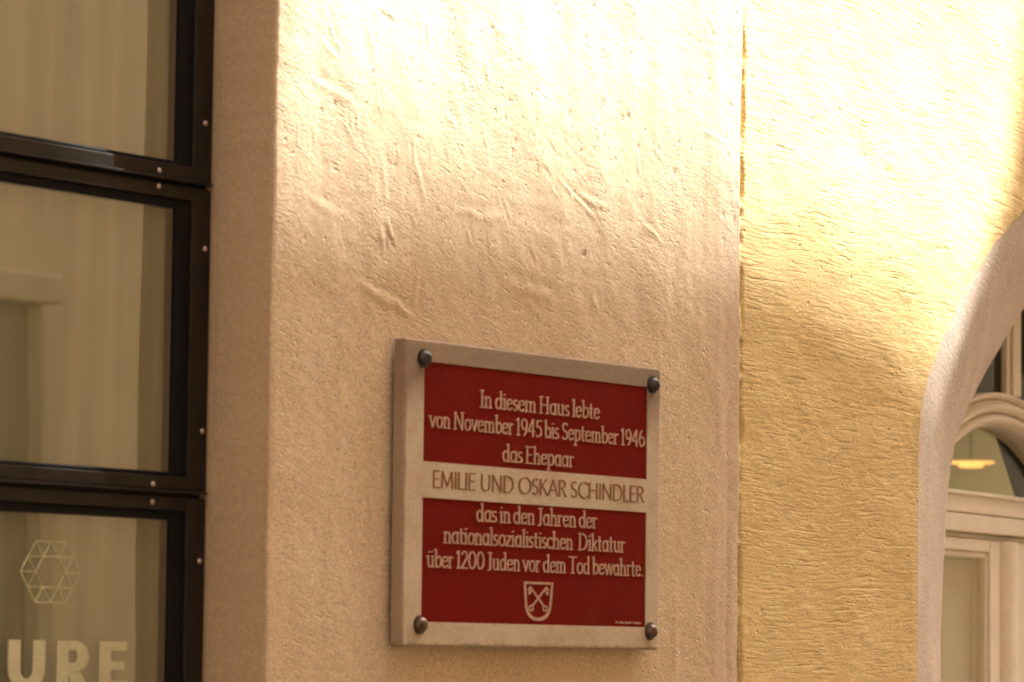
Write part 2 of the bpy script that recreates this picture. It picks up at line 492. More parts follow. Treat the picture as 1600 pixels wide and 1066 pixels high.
for _ in range(230):                           # blow holes in the plaster
    px, py = rr.normal(860, 210), rr.normal(150, 170)
    if not (450 < px < 1150 and -60 < py < 900): continue
    cx, cz = front(px, py)
    r0 = rr.uniform(.0012, .0034)
    i0, i1 = np.searchsorted(prof[60:, 0], [cx - .02, cx + .02]) + 60
    j0, j1 = np.searchsorted(zz, [cz - .03, cz + .03])
    xx, z2 = X[i0:i1, j0:j1], Z[i0:i1, j0:j1]
    D[i0:i1, j0:j1] -= rr.uniform(.0008, .0020) * np.exp(-(((xx - cx) / r0) ** 2 + ((z2 - cz) / (r0 * rr.uniform(.8, 1.8))) ** 2))
fade = np.clip((zz - 1.30) / 0.15, 0, 1) * np.clip((3.05 - zz) / 0.15, 0, 1)
ins = np.ones(len(prof)); ins[:60] = np.clip((0.105 - prof[:60, 1]) / 0.03, 0.0, 1) * 0.2; ins[-8:] = 0.5
D *= fade[None, :] * ins[:, None]
edge = 0.0012 * vnoise(zz * 14, zz * 0 + 4) * fade + 0.0007 * vnoise(zz * 60, zz * 0 + 14) * fade
P = np.stack([prof[:, 0][:, None] + nrm[:, 0][:, None] * D, prof[:, 1][:, None] + nrm[:, 1][:, None] * D, np.broadcast_to(zz[None, :], D.shape)], -1)
near = np.exp(-((prof[:, 0] - XC) / 0.03) ** 2)[:, None]
P[:, :, 0] += near * edge[None, :] * (prof[:, 1] < 0.1)[:, None]
pier = grid_obj('pier', P, M['beige'], house)
pier['label'] = 'smooth beige plastered pier that carries the red plaque'
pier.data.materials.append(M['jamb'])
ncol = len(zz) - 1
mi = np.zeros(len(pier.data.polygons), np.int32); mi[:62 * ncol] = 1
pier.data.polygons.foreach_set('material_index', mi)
# the rest of that house, out of the picture
MB().box(-7.5, XC - 1.9, 0.0, 0.3, 0.0, 4.2).box(-7.5, XS + 0.0, 0.0, 0.3, 4.2, 6.0).box(XC - 1.9, XC - 0.001, 0.0, 0.3, 0.0, 0.8)\
    .build('wall', M['jamb'], house)
MB().box(-7.5, XS, 0.302, 6.0, 6.0, 6.2).build('roof', M['tile'], house)

# shop window: three sashes one above the other
win = empty('window', (0, 0, 0), parent=house)
XL = -2.48
XR = XC - 0.0015
YF, YG = DR, DR + 0.0095                        # front of the sashes, pane
MB().box(XL, XL + 0.03, YF + 0.012, YF + 0.07, 0.8, 3.3).box(XR - 0.02, XR, YF + 0.012, YF + 0.07, 0.8, 3.3)\
    .box(XL + 0.03, XR - 0.02, YF + 0.014, YF + 0.07, 2.262, 2.292).box(XL + 0.03, XR - 0.02, YF + 0.014, YF + 0.07, 1.828, 1.858)\
    .build('frame', M['black'], win, 0.001)
SASH = ((2.2810, 3.30), (1.8480, 2.2715), (0.80, 1.8385))
for z0, z1 in SASH:
    m = MB()
    x1, sw, rw = XR - 0.001, 0.039, 0.019
    m.box(x1 - sw, x1, YF, YF + 0.034, z0, z1).box(XL, XL + sw, YF, YF + 0.034, z0, z1)
    m.box(XL + sw, x1 - sw, YF + 0.0004, YF + 0.034, z0, z0 + rw).box(XL + sw, x1 - sw, YF + 0.0004, YF + 0.034, z1 - rw, z1)
    m.build('sash', M['black'], win, 0.0016)
    g = MB()
    g.box(x1 - sw - 0.028, x1 - sw, YF + 0.005, YF + 0.033, z0 + rw, z1 - rw).box(XL + sw, XL + sw + 0.028, YF + 0.005, YF + 0.033, z0 + rw, z1 - rw)
    g.box(XL + sw + 0.028, x1 - sw - 0.028, YF + 0.0055, YF + 0.033, z1 - rw - 0.013, z1 - rw)
    g.box(XL + sw + 0.028, x1 - sw - 0.028, YF + 0.0055, YF + 0.033, z0 + rw, z0 + rw + 0.006)
    g.build('gasket', M['gasket'], win, 0.002)
    MB().box(XL + sw + 0.0, x1 - sw - 0.0, YG, YG + 0.006, z0 + rw, z1 - rw).build('pane', M['glass'], win)
    if z0 > 1: MB().box(XL + 0.02, x1 - 0.004, YF - 0.007, YF + 0.02, z0 - 0.0045, z0 - 0.0008).build('drip_strip', M['black'], win, 0.0008)
for px, py in ((321, 193), (249, 267), (248, 291), (320, 389), (316, 674), (239, 757), (238, 784), (312, 877)):
    x, z = front(px, py, YF)
    MB().dome(x, z, YF, 0.0042, 0.0030, 14, 4).build('screw', M['steel'], win, smooth=True)
# what stands behind the panes
MB().box(-2.6, 0.55, 2.2, 2.3, 0.0, 4.1).box(-2.6, 0.55, 0.31, 2.2, 4.0, 4.1).box(-2.7, -2.6, 0.31, 2.3, 0.0, 4.1).box(0.45, 0.55, 0.31, 2.2, 0.0, 4.0)\
    .build('room', M['inside'], house)
bx = front(229, 533, 0.24)[0]
MB().box(XL, XR - 0.03, YG + 0.016, YG + 0.018, 0.85, 3.25).build('blind', M['blind'], win)

# lettering and emblem on the lowest pane
YV = YG - 0.0012
def vx(px, py): return front(px, py, YV)
zt, zb = vx(100, 1001)[1], vx(100, 1001)[1] - 0.066
lt = MB()
def rect(x0, x1, z0, z1, k=0.0): lt.box(x0, x1, YV - k, YG - 0.0002, z0, z1)
sx = 0.0235
u0, u1 = vx(12.7, 1040)[0], vx(70.4, 1040)[0]
def ring_arc(cx, cz, ro, ri, a0, a1, n=14, ex=1.0):
    o = [(cx + ro * ex * math.cos(rad(a0 + (a1 - a0) * i / n)), cz + ro * math.sin(rad(a0 + (a1 - a0) * i / n))) for i in range(n + 1)]
    q = [(cx + ri[0] * math.cos(rad(a0 + (a1 - a0) * i / n)), cz + ri[1] * math.sin(rad(a0 + (a1 - a0) * i / n))) for i in range(n + 1)]
    lt.strip(o, q, YV, YG - 0.0002)
hw = (u1 - u0) / 2
rect(u0, u0 + sx, zb + hw * 0.8, zt); rect(u1 - sx, u1, zb + hw * 0.8, zt)
ring_arc((u0 + u1) / 2, zb + hw * 0.8, hw * 0.8, (hw - sx, hw * 0.8 - 0.015), 180, 360, 14, 1 / 0.8)
r0_, r1_ = vx(88.7, 1040)[0], vx(139, 1040)[0]
zm = zt - 0.042
rect(r0_, r0_ + sx, zb, zt)
rb = (zt - zm) / 2
rect(r0_ + sx, r1_ - rb * 1.4, zt - 0.0125, zt); rect(r0_ + sx, r1_ - rb * 1.4, zm, zm + 0.0125)
ring_arc(r1_ - rb * 1.4, zm + rb, rb, (rb * 1.4 - sx, rb - 0.0125), -90, 90, 14, 1.4)
lt.prism([(r1_ - 0.028, zb), (r1_ + 0.004, zb), (r1_ - 0.017, zm - 0.0003), (r1_ - 0.043, zm - 0.0003)], YV, YG - 0.0002)
e0, e1 = vx(155, 1040)[0], vx(198, 1040)[0]
rect(e0, e0 + sx, zb, zt)
rect(e0 + sx, e1, zt - 0.0125, zt); rect(e0 + sx, e1 - 0.004, zt - 0.039, zt - 0.027); rect(e0 + sx, e1, zb, zb + 0.0125)
lt.build('lettering', M['vinyl'], win)
em = MB()
def seg(a, b, wd=0.0022, y0=YV, y1=YG - 0.0002, mb=em):
    a, b = np.array(a), np.array(b)
    d = (b - a) / np.linalg.norm(b - a); nn = np.array([-d[1], d[0]]) * wd / 2
    mb.prism([tuple(a - nn), tuple(b - nn), tuple(b + nn), tuple(a + nn)], y0, y1)
ec = np.array(vx(79, 894))
ex_, ez_ = (vx(126, 893)[0] - vx(33, 893)[0]) / 2, 0.0405
def hexp(k, s): return ec + np.array([ex_ * s * math.cos(rad(60 * k)), ez_ / math.sin(rad(60)) * s * math.sin(rad(60 * k))])
kk = 0
for k in range(6):
    o = [hexp(k + j, 1.0) for j in (-1, 0, 1, 2)]
    for a, b in ((o[1], o[2]), ((o[0] + o[1]) / 2, (o[2] + o[3]) / 2), (o[1], hexp(k, 0.5))):
        kk += 1
        seg(a, b, 0.0019, YV - 0.00003 * (kk % 9))
em.build('emblem', M['vinyl_thin'], win)

# ---------------------------------------------------------------- yellow house: wall with arch, splayed surround, white window
yh = empty('yellow_house', tuple(YO), AL, label='yellow combed plaster house front with an arched window in a pale surround', cat='house')
ZJ = 2.030
arch_px = [(1434, 665), (1450, 584), (1478, 514), (1510, 450), (1544, 392), (1600, 330)]
xa, XAX = 0.808, 2.03             # jamb, axis of the arch, crown
# basket arch: superellipse quarter through the surveyed points
_ctl = np.array([(.808, 1.80), (.8085, 1.92), (.8100, 2.00), (.8210, 2.08), (.8640, 2.156), (.9547, 2.2443), (1.0622, 2.331), (1.1799, 2.4134),
                 (1.3818, 2.5122), (1.60, 2.586), (1.81, 2.625), (XAX, 2.638)])
_ctl = np.vstack([_ctl, np.stack([2 * XAX - _ctl[-2::-1, 0], _ctl[-2::-1, 1]], 1)])
ZTOP = 2.638
_inn = np.array([(1.133, 1.66), (1.150, 1.80), (1.162, 1.90), (1.177, 1.972), (1.203, 2.034), (1.258, 2.098), (1.330, 2.160), (1.43, 2.232),
                 (1.600, 2.340), (1.75, 2.42), (1.89, 2.465), (XAX, 2.478)])
_inn = np.vstack([_inn, np.stack([2 * XAX - _inn[-2::-1, 0], _inn[-2::-1, 1]], 1)])
def contour(n_j, n_a, ctl=None):
    """outer edge of the surround from the foot of the left jamb over the crown to the foot of the right one: (x, z, nx, nz), n points inward"""
    c_ = _ctl if ctl is None else ctl
    x0_, z0_ = c_[0]
    up = [(x0_, z) for z in np.linspace(0.9, z0_, n_j, endpoint=False)]
    P_ = np.vstack([2 * c_[0] - c_[1], c_, 2 * c_[-1] - c_[-2]])
    mid = []
    per = max(4, n_a // (len(c_) - 1))
    for k in range(1, len(P_) - 2):
        for i in range(per):
            t = i / per
            a, b, c, d = P_[k - 1], P_[k], P_[k + 1], P_[k + 2]
            mid.append(0.5 * ((2 * b) + (c - a) * t + (2 * a - 5 * b + 4 * c - d) * t * t + (3 * b - a - 3 * c + d) * t ** 3))
    dn_ = [(2 * XAX - x0_, z) for z in np.linspace(z0_, 0.9, n_j + 1)]
    q = np.array(up + [tuple(m) for m in mid] + dn_)
    ker = np.ones(9) / 9
    for c in (0, 1):
        q[4:-4, c] = np.convolve(q[:, c], ker, 'valid')
    tg = np.gradient(q, axis=0)
    tg /= np.linalg.norm(tg, axis=1)[:, None]
    return np.column_stack([q, tg[:, 1], -tg[:, 0]])
CT = contour(260, 760)
# wall around it as rings between the arch and a rectangle
def target(x, z):
    if z <= ZJ: return (0.0 if x < XAX else 2 * XAX, z)
    dx, dz = x - XAX, z - ZJ
    k = []
    if abs(dx) > 1e-6: k.append(XAX / abs(dx))
    if dz > 1e-6: k.append((4.2 - ZJ) / dz)
    s = min(k)
    return (XAX + dx * s, ZJ + dz * s)
TG = np.array([target(x, z) for x, z in CT[:, :2]])
nr = 250
tt = np.linspace(0, 1, nr)
G = CT[None, :, :2] * (1 - tt)[:, None, None] + TG[None] * tt[:, None, None]
X, Z = G[..., 0], G[..., 1]
Dy = 0.0024 * vnoise(X * 5 + 11, Z * 5) + 0.0008 * vnoise(X * 13, Z * 16 + 3) + 0.0004 * vnoise(X * 24 + 5, Z * 48)
Dy += 0.0004 * vnoise(X * 26, Z * 110 + 1.5 * vnoise(X * 4, Z * 5))
Dy -= 0.0100 * np.exp(-((X - 0.011 - 0.004 * vnoise(X * 0 + 2, Z * 22)) / 0.0065) ** 2) * np.clip(0.75 + 0.8 * vnoise(X * 0, Z * 17) + 0.5 * vnoise(X * 0 + 5, Z * 70), 0.05, 1.5)   # open joint against the pier
Dy *= np.clip((Z - 0.95) / 0.1, 0, 1)
dist = np.hypot(X - CT[None, :, 0], Z - CT[None, :, 1])
Dy *= np.clip(dist / 0.03, 0, 1)    # rounded arris
ej = 0.0022 * vnoise(np.arange(len(CT)) / 9.0, np.zeros(len(CT))) * np.exp(-(dist / 0.02) ** 2)
GP = np.stack([X + ej * CT[None, :, 2], -Dy, Z + ej * CT[None, :, 3]], -1)
ywall = grid_obj('wall', GP, M['yellow'], yh)
MB().box(0.0, 2 * XAX, 0.0, 0.4, 0.0, 0.9).box(0.0, 2 * XAX + 6, 0.0, 0.4, 4.2, 6.0).box(2 * XAX, 2 * XAX + 6, 0.0, 0.4, 0.0, 4.2)\
    .build('side_wall', M['yellow'], yh)
MB().box(0.0, 2 * XAX + 6, 0.41, 6.0, 6.0, 6.2).build('roof', M['tile'], yh)
# surround: a splay 25 cm wide that falls 5 cm into the wall, then a square reveal
SWD, SDP, WDP = 0.305, 0.080, 0.24
C2 = contour(150, 460)
C3 = contour(150, 460, _inn)
C2[:, 1] = np.maximum(C2[:, 1], 0.9)
rows = []
us = np.linspace(0.0, 1.0, 60)
for u in us:
    bulge = 0.006 * math.sin(math.pi * min(u * 1.0, 1.0))
    rows.append(np.stack([C2[:, 0] * (1 - u) + C3[:, 0] * u, np.full(len(C2), 0.0015 + SDP * u - bulge), C2[:, 1] * (1 - u) + C3[:, 1] * u], -1))
for k, u in enumerate(np.linspace(0.0, 1.0, 12)):
    rows.append(np.stack([C3[:, 0] + C3[:, 2] * 0.004, np.full(len(C2), SDP + 0.008 + (WDP + 0.05 - SDP) * u), C3[:, 1] + C3[:, 3] * 0.004], -1))
B = np.array(rows)
dn = 0.0014 * vnoise(B[..., 0] * 9, B[..., 2] * 9) + 0.0003 * vnoise(B[..., 0] * 44, B[..., 2] * 40 + 9) + 0.00015 * vnoise(B[..., 0] * 90, B[..., 2] * 90)
dn[60:] = 0
B[..., 1] -= dn
B[59, :, 0] += 0.0015 * vnoise(np.arange(len(C2)) / 6.0, np.zeros(len(C2)) + 2)
grid_obj('arch_surround', B, M['band'], yh, flip=True)

# white window set back in the arch
ww = empty('window', (0, 0, 0), parent=yh)
def wp(px, py, dep=WDP): return yel(px, py, dep)
L0, R0_ = xa + SWD - 0.02, 2 * XAX - xa - SWD + 0.02
zt0, zt1, zt2 = wp(1540, 773.7)[1], wp(1540, 806.5)[1], wp(1540, 834.5)[1]
XM = wp(1581, 860)[0]                          # centre line of the casements
TB = MB().box(L0, R0_, WDP - 0.012, WDP + 0.06, zt1 + 0.0012, zt0).box(L0, R0_, WDP - 0.010, WDP + 0.06, zt2, zt1)
TB.box(L0, R0_, WDP - 0.020, WDP - 0.0125, zt0 - 0.007, zt0 + 0.002)
TB.box(L0, R0_, WDP + 0.012, WDP + 0.055, wp(1520, 842)[1] + 0.0003, zt2 - 0.0003)
TB.build('transom', M['white'], ww, 0.003)
# casements
zc0 = wp(1520, 842)[1]
zc1 = wp(1500, 860)[1]
gx = wp(1540, 950, WDP + 0.01)[0]
mx0, mx1 = wp(1570.5, 950, WDP - 0.01)[0], wp(1594, 950, WDP - 0.01)[0]
for a, b in ((L0, mx0), (mx1, R0_)):
    sw = mx0 - gx
    c = MB().box(a, a + sw, WDP, WDP + 0.05, 0.9, zc0).box(b - sw, b, WDP, WDP + 0.05, 0.9, zc0).box(a + sw, b - sw, WDP, WDP + 0.05, zc1, zc0)
    ca = c.build('casement', M['white'], ww, 0.004)
    MB().box(a + sw, a + sw + 0.012, WDP + 0.005, WDP + 0.045, 0.9, zc1).box(b - sw - 0.012, b - sw, WDP + 0.005, WDP + 0.045, 0.9, zc1)\
        .box(a + sw + 0.012, b - sw - 0.012, WDP + 0.005, WDP + 0.045, zc1 - 0.012, zc1).build('bead', M['white'], ca, 0.004)
    MB().box(a + sw, b - sw, WDP + 0.016, WDP + 0.019, 0.9, zc1).build('pane', M['glass2'], ca)
    MB().box(a + 0.01, b - 0.01, WDP + 0.036, WDP + 0.038, 0.9, zc1 + 0.01).build('pale_pane_sheet', M['pane_sheet'], ca)  # pale sheet added behind the pane to stand in for its reflection
n = 12
ml = MB()
o = [(mx0 + (mx1 - mx0) * (0.5 - 0.5 * math.cos(math.pi * i / n)), WDP + 0.006 - 0.022 * math.sin(math.pi * i / n)) for i in range(n + 1)]
ml.add([(x, y, 0.9) for x, y in o] + [(x, y, zc0) for x, y in o], [(i, i + 1, n + 2 + i, n + 1 + i) for i in range(n)])
ml.box(mx0 + 0.001, mx1 - 0.001, WDP + 0.006, WDP + 0.055, 0.9, zc0)
ml.build('mullion', M['white'], ww)
# arched moulding above the transom, of three stepped rolls
def circ3(a, b, c):
    ax, ay = a; bx_, by = b; cx_, cy = c
    d = 2 * (ax * (by - cy) + bx_ * (cy - ay) + cx_ * (ay - by))
    ux = ((ax * ax + ay * ay) * (by - cy) + (bx_ * bx_ + by * by) * (cy - ay) + (cx_ * cx_ + cy * cy) * (ay - by)) / d
    uy = ((ax * ax + ay * ay) * (cx_ - bx_) + (bx_ * bx_ + by * by) * (ax - cx_) + (cx_ * cx_ + cy * cy) * (bx_ - ax)) / d
    return ux, uy, math.hypot(ax - ux, ay - uy)
icx, icz, ir = circ3(wp(1499, 689), wp(1540, 668.5), wp(1598, 682))
ocz_ = circ3(wp(1521, 628.6), wp(1556, 614.5), wp(1600, 626))
orad = max(ir + 0.045, wp(1570, 616)[1] - icz)
print('ARCHES', icx, icz, ir, ocz_, orad, XM, XAX, zt0)
steps = [(0.0, 0.16, 0.016), (0.16, 0.30, -0.012), (0.30, 0.44, 0.004), (0.44, 0.60, -0.006), (0.60, 0.80, -0.016), (0.80, 1.0, 0.002)]
am = MB()
half = math.asin(min(0.999, (icx - L0) / (ir + 0.02)))
angs = np.linspace(math.pi / 2 + half * 1.02, math.pi / 2 - half * 1.02, 72)
profl = []
NPR = 40
for i in range(NPR + 1):
    u = i / NPR
    y = 0.012 - 0.020 * abs(math.sin(u * math.pi * 2.5)) ** 0.7 - 0.010 * math.sin(math.pi * u)
    profl.append((ir + (orad - ir) * u, WDP + y))
vs = [(icx + r_ * math.cos(a), y, icz + r_ * math.sin(a)) for a in angs for r_, y in profl]
m_ = NPR + 1
fs = [(i * m_ + j, i * m_ + j + 1, (i + 1) * m_ + j + 1, (i + 1) * m_ + j) for i in range(len(angs) - 1) for j in range(NPR)]
am.add(vs, fs)
am.strip([(icx + orad * math.cos(a), icz + orad * math.sin(a)) for a in angs], [(icx + ir * math.cos(a), icz + ir * math.sin(a)) for a in angs], WDP + 0.0135, WDP + 0.06)
am.build('arched_moulding', M['white'], ww)
# upright glazing bar of the fanlight
fx0, fx1 = wp(1573, 575)[0], wp(1591, 575)[0]
zr = icz + orad - 0.004
fb = MB().box(fx0, fx1, WDP - 0.001, WDP + 0.0138, zr, ZTOP)
fb.box(fx0 + (fx1 - fx0) * 0.30, fx1 - 0.002, WDP - 0.008, WDP - 0.0015, zr + 0.002, ZTOP)
fb.build('glazing_bar', M['white'], ww, 0.004)
MB().box(L0, R0_, WDP + 0.0142, WDP + 0.0172, icz + ir + 0.008, ZTOP).build('pane', M['glass2'], ww)
zlow = zt0 - 0.004
MB().box(L0, R0_, WDP + 0.038, WDP + 0.041, zlow, icz + ir + 0.02).build('pane', M['glass2'], ww)
# room behind, dark sheet standing in for the unlit space behind the fanlight
zce = icz + ir + 0.045
MB().box(0.3, 6.2, 3.6, 3.7, 0.0, 3.1).box(0.3, 6.2, 0.56, 3.6, 3.0, 3.1).box(0.2, 0.3, 0.42, 3.7, 0.0, 4.0).box(6.2, 6.3, 0.42, 3.7, 0.0, 4.0)\
    .build('room', M['room'], yh)
MB().box(0.45, 3.6, WDP + 0.09, WDP + 0.11, icz + ir + 0.012, 2.99).build('unlit_backing', M['dark'], yh)

def yloc(x, dep, z): return tuple(YO + YX * x + YN * dep + np.array([0, 0, z]))
# curtain drawn to the right behind the arched pane
dd = WDP + 0.16
a0, a1 = yel(1557, 655, dd), yel(1601, 785, dd)
cu = MB()
npl = 40
topx = np.linspace(a0[0], a0[0] + 0.75, npl); botx = np.linspace(a1[0], a1[0] + 0.45, npl)
vs = []
for i in range(npl):
    yy = dd + 0.018 * math.sin(i * 1.3)
    vs += [(topx[i], yy, a0[1] + 0.005), (botx[i], yy, a1[1])]
for i in range(npl):
    yy = dd + 0.006 + 0.018 * math.sin(i * 1.3)
    vs += [(topx[i], yy, a0[1] + 0.005), (botx[i], yy, a1[1])]
k2 = 2 * npl
fs = [(2 * i, 2 * i + 1, 2 * i + 3, 2 * i + 2) for i in range(npl - 1)] + [(k2 + 2 * i, k2 + 2 * i + 2, k2 + 2 * i + 3, k2 + 2 * i + 1) for i in range(npl - 1)]
fs += [(0, k2, k2 + 1, 1), (2 * npl - 2, 2 * npl - 1, k2 + 2 * npl - 1, k2 + 2 * npl - 2)]
cu.add(vs, fs)
co_ = cu.build('curtain', M['drape'], None, label='dark curtain edge behind the arched pane of the white window', cat='curtain')
co_.location, co_.rotation_euler = tuple(YO), (0, 0, AL)
# lit ceiling lamp seen through the arched pane
ld = 1.7
lc, le = yel(1517, 726, ld), yel(1487, 726, ld)
lr = (lc[0] - le[0]) * math.sin(TH - AL)
lamp = empty('ceiling_lamp', yloc(lc[0], ld, 0.0), AL, label='glowing flat amber lamp seen through the arched pane', cat='lamp')
zl = lc[1]
hpx = 0.00135
MB().lathe(0, 0, [(lr * 0.55, zl + 0.001), (lr * 0.80, zl + 0.003), (lr, zl + 5 * hpx), (lr * 0.98, zl + 6 * hpx)]).build('lamp_shade', M['lamp'], lamp, smooth=True)
MB().lathe(0, 0, [(lr * 0.46, zl - 6.5 * hpx), (lr * 0.50, zl - 5 * hpx), (lr * 0.50, zl)]).build('lamp_glass', M['lamp'], lamp, smooth=True)
MB().lathe(0, 0, [(0.0015, zl + 6.2 * hpx), (0.0015, 2.998)], 10).build('lamp_rod', M['dark'], lamp)

pl = bpy.data.lights.new('lamp_light', 'POINT')
pl.energy, pl.color, pl.shadow_soft_size = 0.9, (1.0, 0.80, 0.50), 0.12
plo = link(bpy.data.objects.new('lamp_light', pl), lamp)
plo.location = (0, 0, zl - 0.22)

# ---------------------------------------------------------------- memorial plaque
plq = empty('memorial_plaque', (0, 0, 1.6372), label='red and cream memorial plaque with four dark bolts on the beige pier', cat='plaque')
Z0 = 1.6372
PX0, PX1, PZ1 = -0.3383, 0.3340, 0.4430
YP, YB = -0.0250, -0.0062
ra, rb_ = -0.2912, 0.2966
pan = ((0.0352, 0.2148), (0.2668, 0.4120))
xs, zs = [PX0, ra, rb_, PX1], [0.0, pan[0][0], pan[0][1], pan[1][0], pan[1][1], PZ1]
sl = MB()
RC = 0.0022                                    # the red fields lie this deep
for i in range(3):
    for j in range(5):
        rec = i == 1 and j in (1, 3)
        y = YP + RC if rec else YP
        sl.add([(xs[i], y, zs[j]), (xs[i + 1], y, zs[j]), (xs[i + 1], y, zs[j + 1]), (xs[i], y, zs[j + 1])], [(0, 1, 2, 3)])
        if rec:
            for (xa_, za_), (xb_, zb_) in (((xs[i], zs[j]), (xs[i + 1], zs[j])), ((xs[i + 1], zs[j]), (xs[i + 1], zs[j + 1])),
                                           ((xs[i + 1], zs[j + 1]), (xs[i], zs[j + 1])), ((xs[i], zs[j + 1]), (xs[i], zs[j]))):
                sl.add([(xa_, YP, za_), (xb_, YP, zb_), (xb_, y, zb_), (xa_, y, za_)], [(0, 1, 2, 3)])
sl.add([(PX0, YB, 0), (PX1, YB, 0), (PX1, YB, PZ1), (PX0, YB, PZ1)], [(3, 2, 1, 0)])
def edge_strip(pts):
    for k in range(len(pts) - 1):
        (x0, z0), (x1, z1) = pts[k], pts[k + 1]
        sl.add([(x0, YP, z0), (x1, YP, z1), (x1, YB, z1), (x0, YB, z0)], [(3, 2, 1, 0)])
edge_strip([(x, 0.0) for x in xs]); edge_strip([(PX1, z) for z in zs]); edge_strip([(x, PZ1) for x in xs[::-1]]); edge_strip([(PX0, z) for z in zs[::-1]])
me = bpy.data.meshes.new('slab')
me.from_pydata(sl.v, [], sl.f)
bm = bmesh.new(); bm.from_mesh(me)
bmesh.ops.remove_doubles(bm, verts=bm.verts[:], dist=1e-5)
bmesh.ops.recalc_face_normals(bm, faces=bm.faces[:])
es = [e for e in bm.edges if len(e.link_faces) == 2 and e.calc_face_angle(0) > 0.5 and
      (all(abs(v.co.x - PX0) < 1e-5 for v in e.verts) or all(abs(v.co.x - PX1) < 1e-5 for v in e.verts) or
       all(abs(v.co.z) < 1e-5 for v in e.verts) or all(abs(v.co.z - PZ1) < 1e-5 for v in e.verts))]
bmesh.ops.bevel(bm, geom=es, offset=0.0035, segments=3, profile=0.5, affect='EDGES')
bm.to_mesh(me); bm.free()
me.materials.append(M['stone'])
link(bpy.data.objects.new('slab', me), plq)
MB().box(PX0 + 0.03, PX1 - 0.03, YB + 0.0002, 0.004, 0.02, PZ1 - 0.02).build('mounting_plate', M['dark'], plq)
for z0, z1 in pan:
    MB().box(ra + 0.0003, rb_ - 0.0003, YP + RC - 0.0006, YP + RC + 0.004, z0 + 0.0003, z1 - 0.0003).build('red_panel', M['red'], plq)
for px, py in ((659.5, 560.0), (1016.6, 601.5), (652.8, 976.4), (1012.9, 986.6)):
    x, z = front(px + 2, py, YP)
    b = MB().dome(x, z - Z0, YP - 0.0022, 0.0118, 0.0115, 28, 8)
    bmat = M['bolt'] if py < 800 else M['rusty']
    bo = b.build('bolt', bmat, plq, smooth=True)
    m = MB()
    nn_ = 28
    m.prism([(x + 0.0138 * math.cos(2 * math.pi * i / nn_), z - Z0 + 0.0138 * math.sin(2 * math.pi * i / nn_)) for i in range(nn_)], YP - 0.0026, YP + 0.0006)
    m.build('washer', bmat, bo)

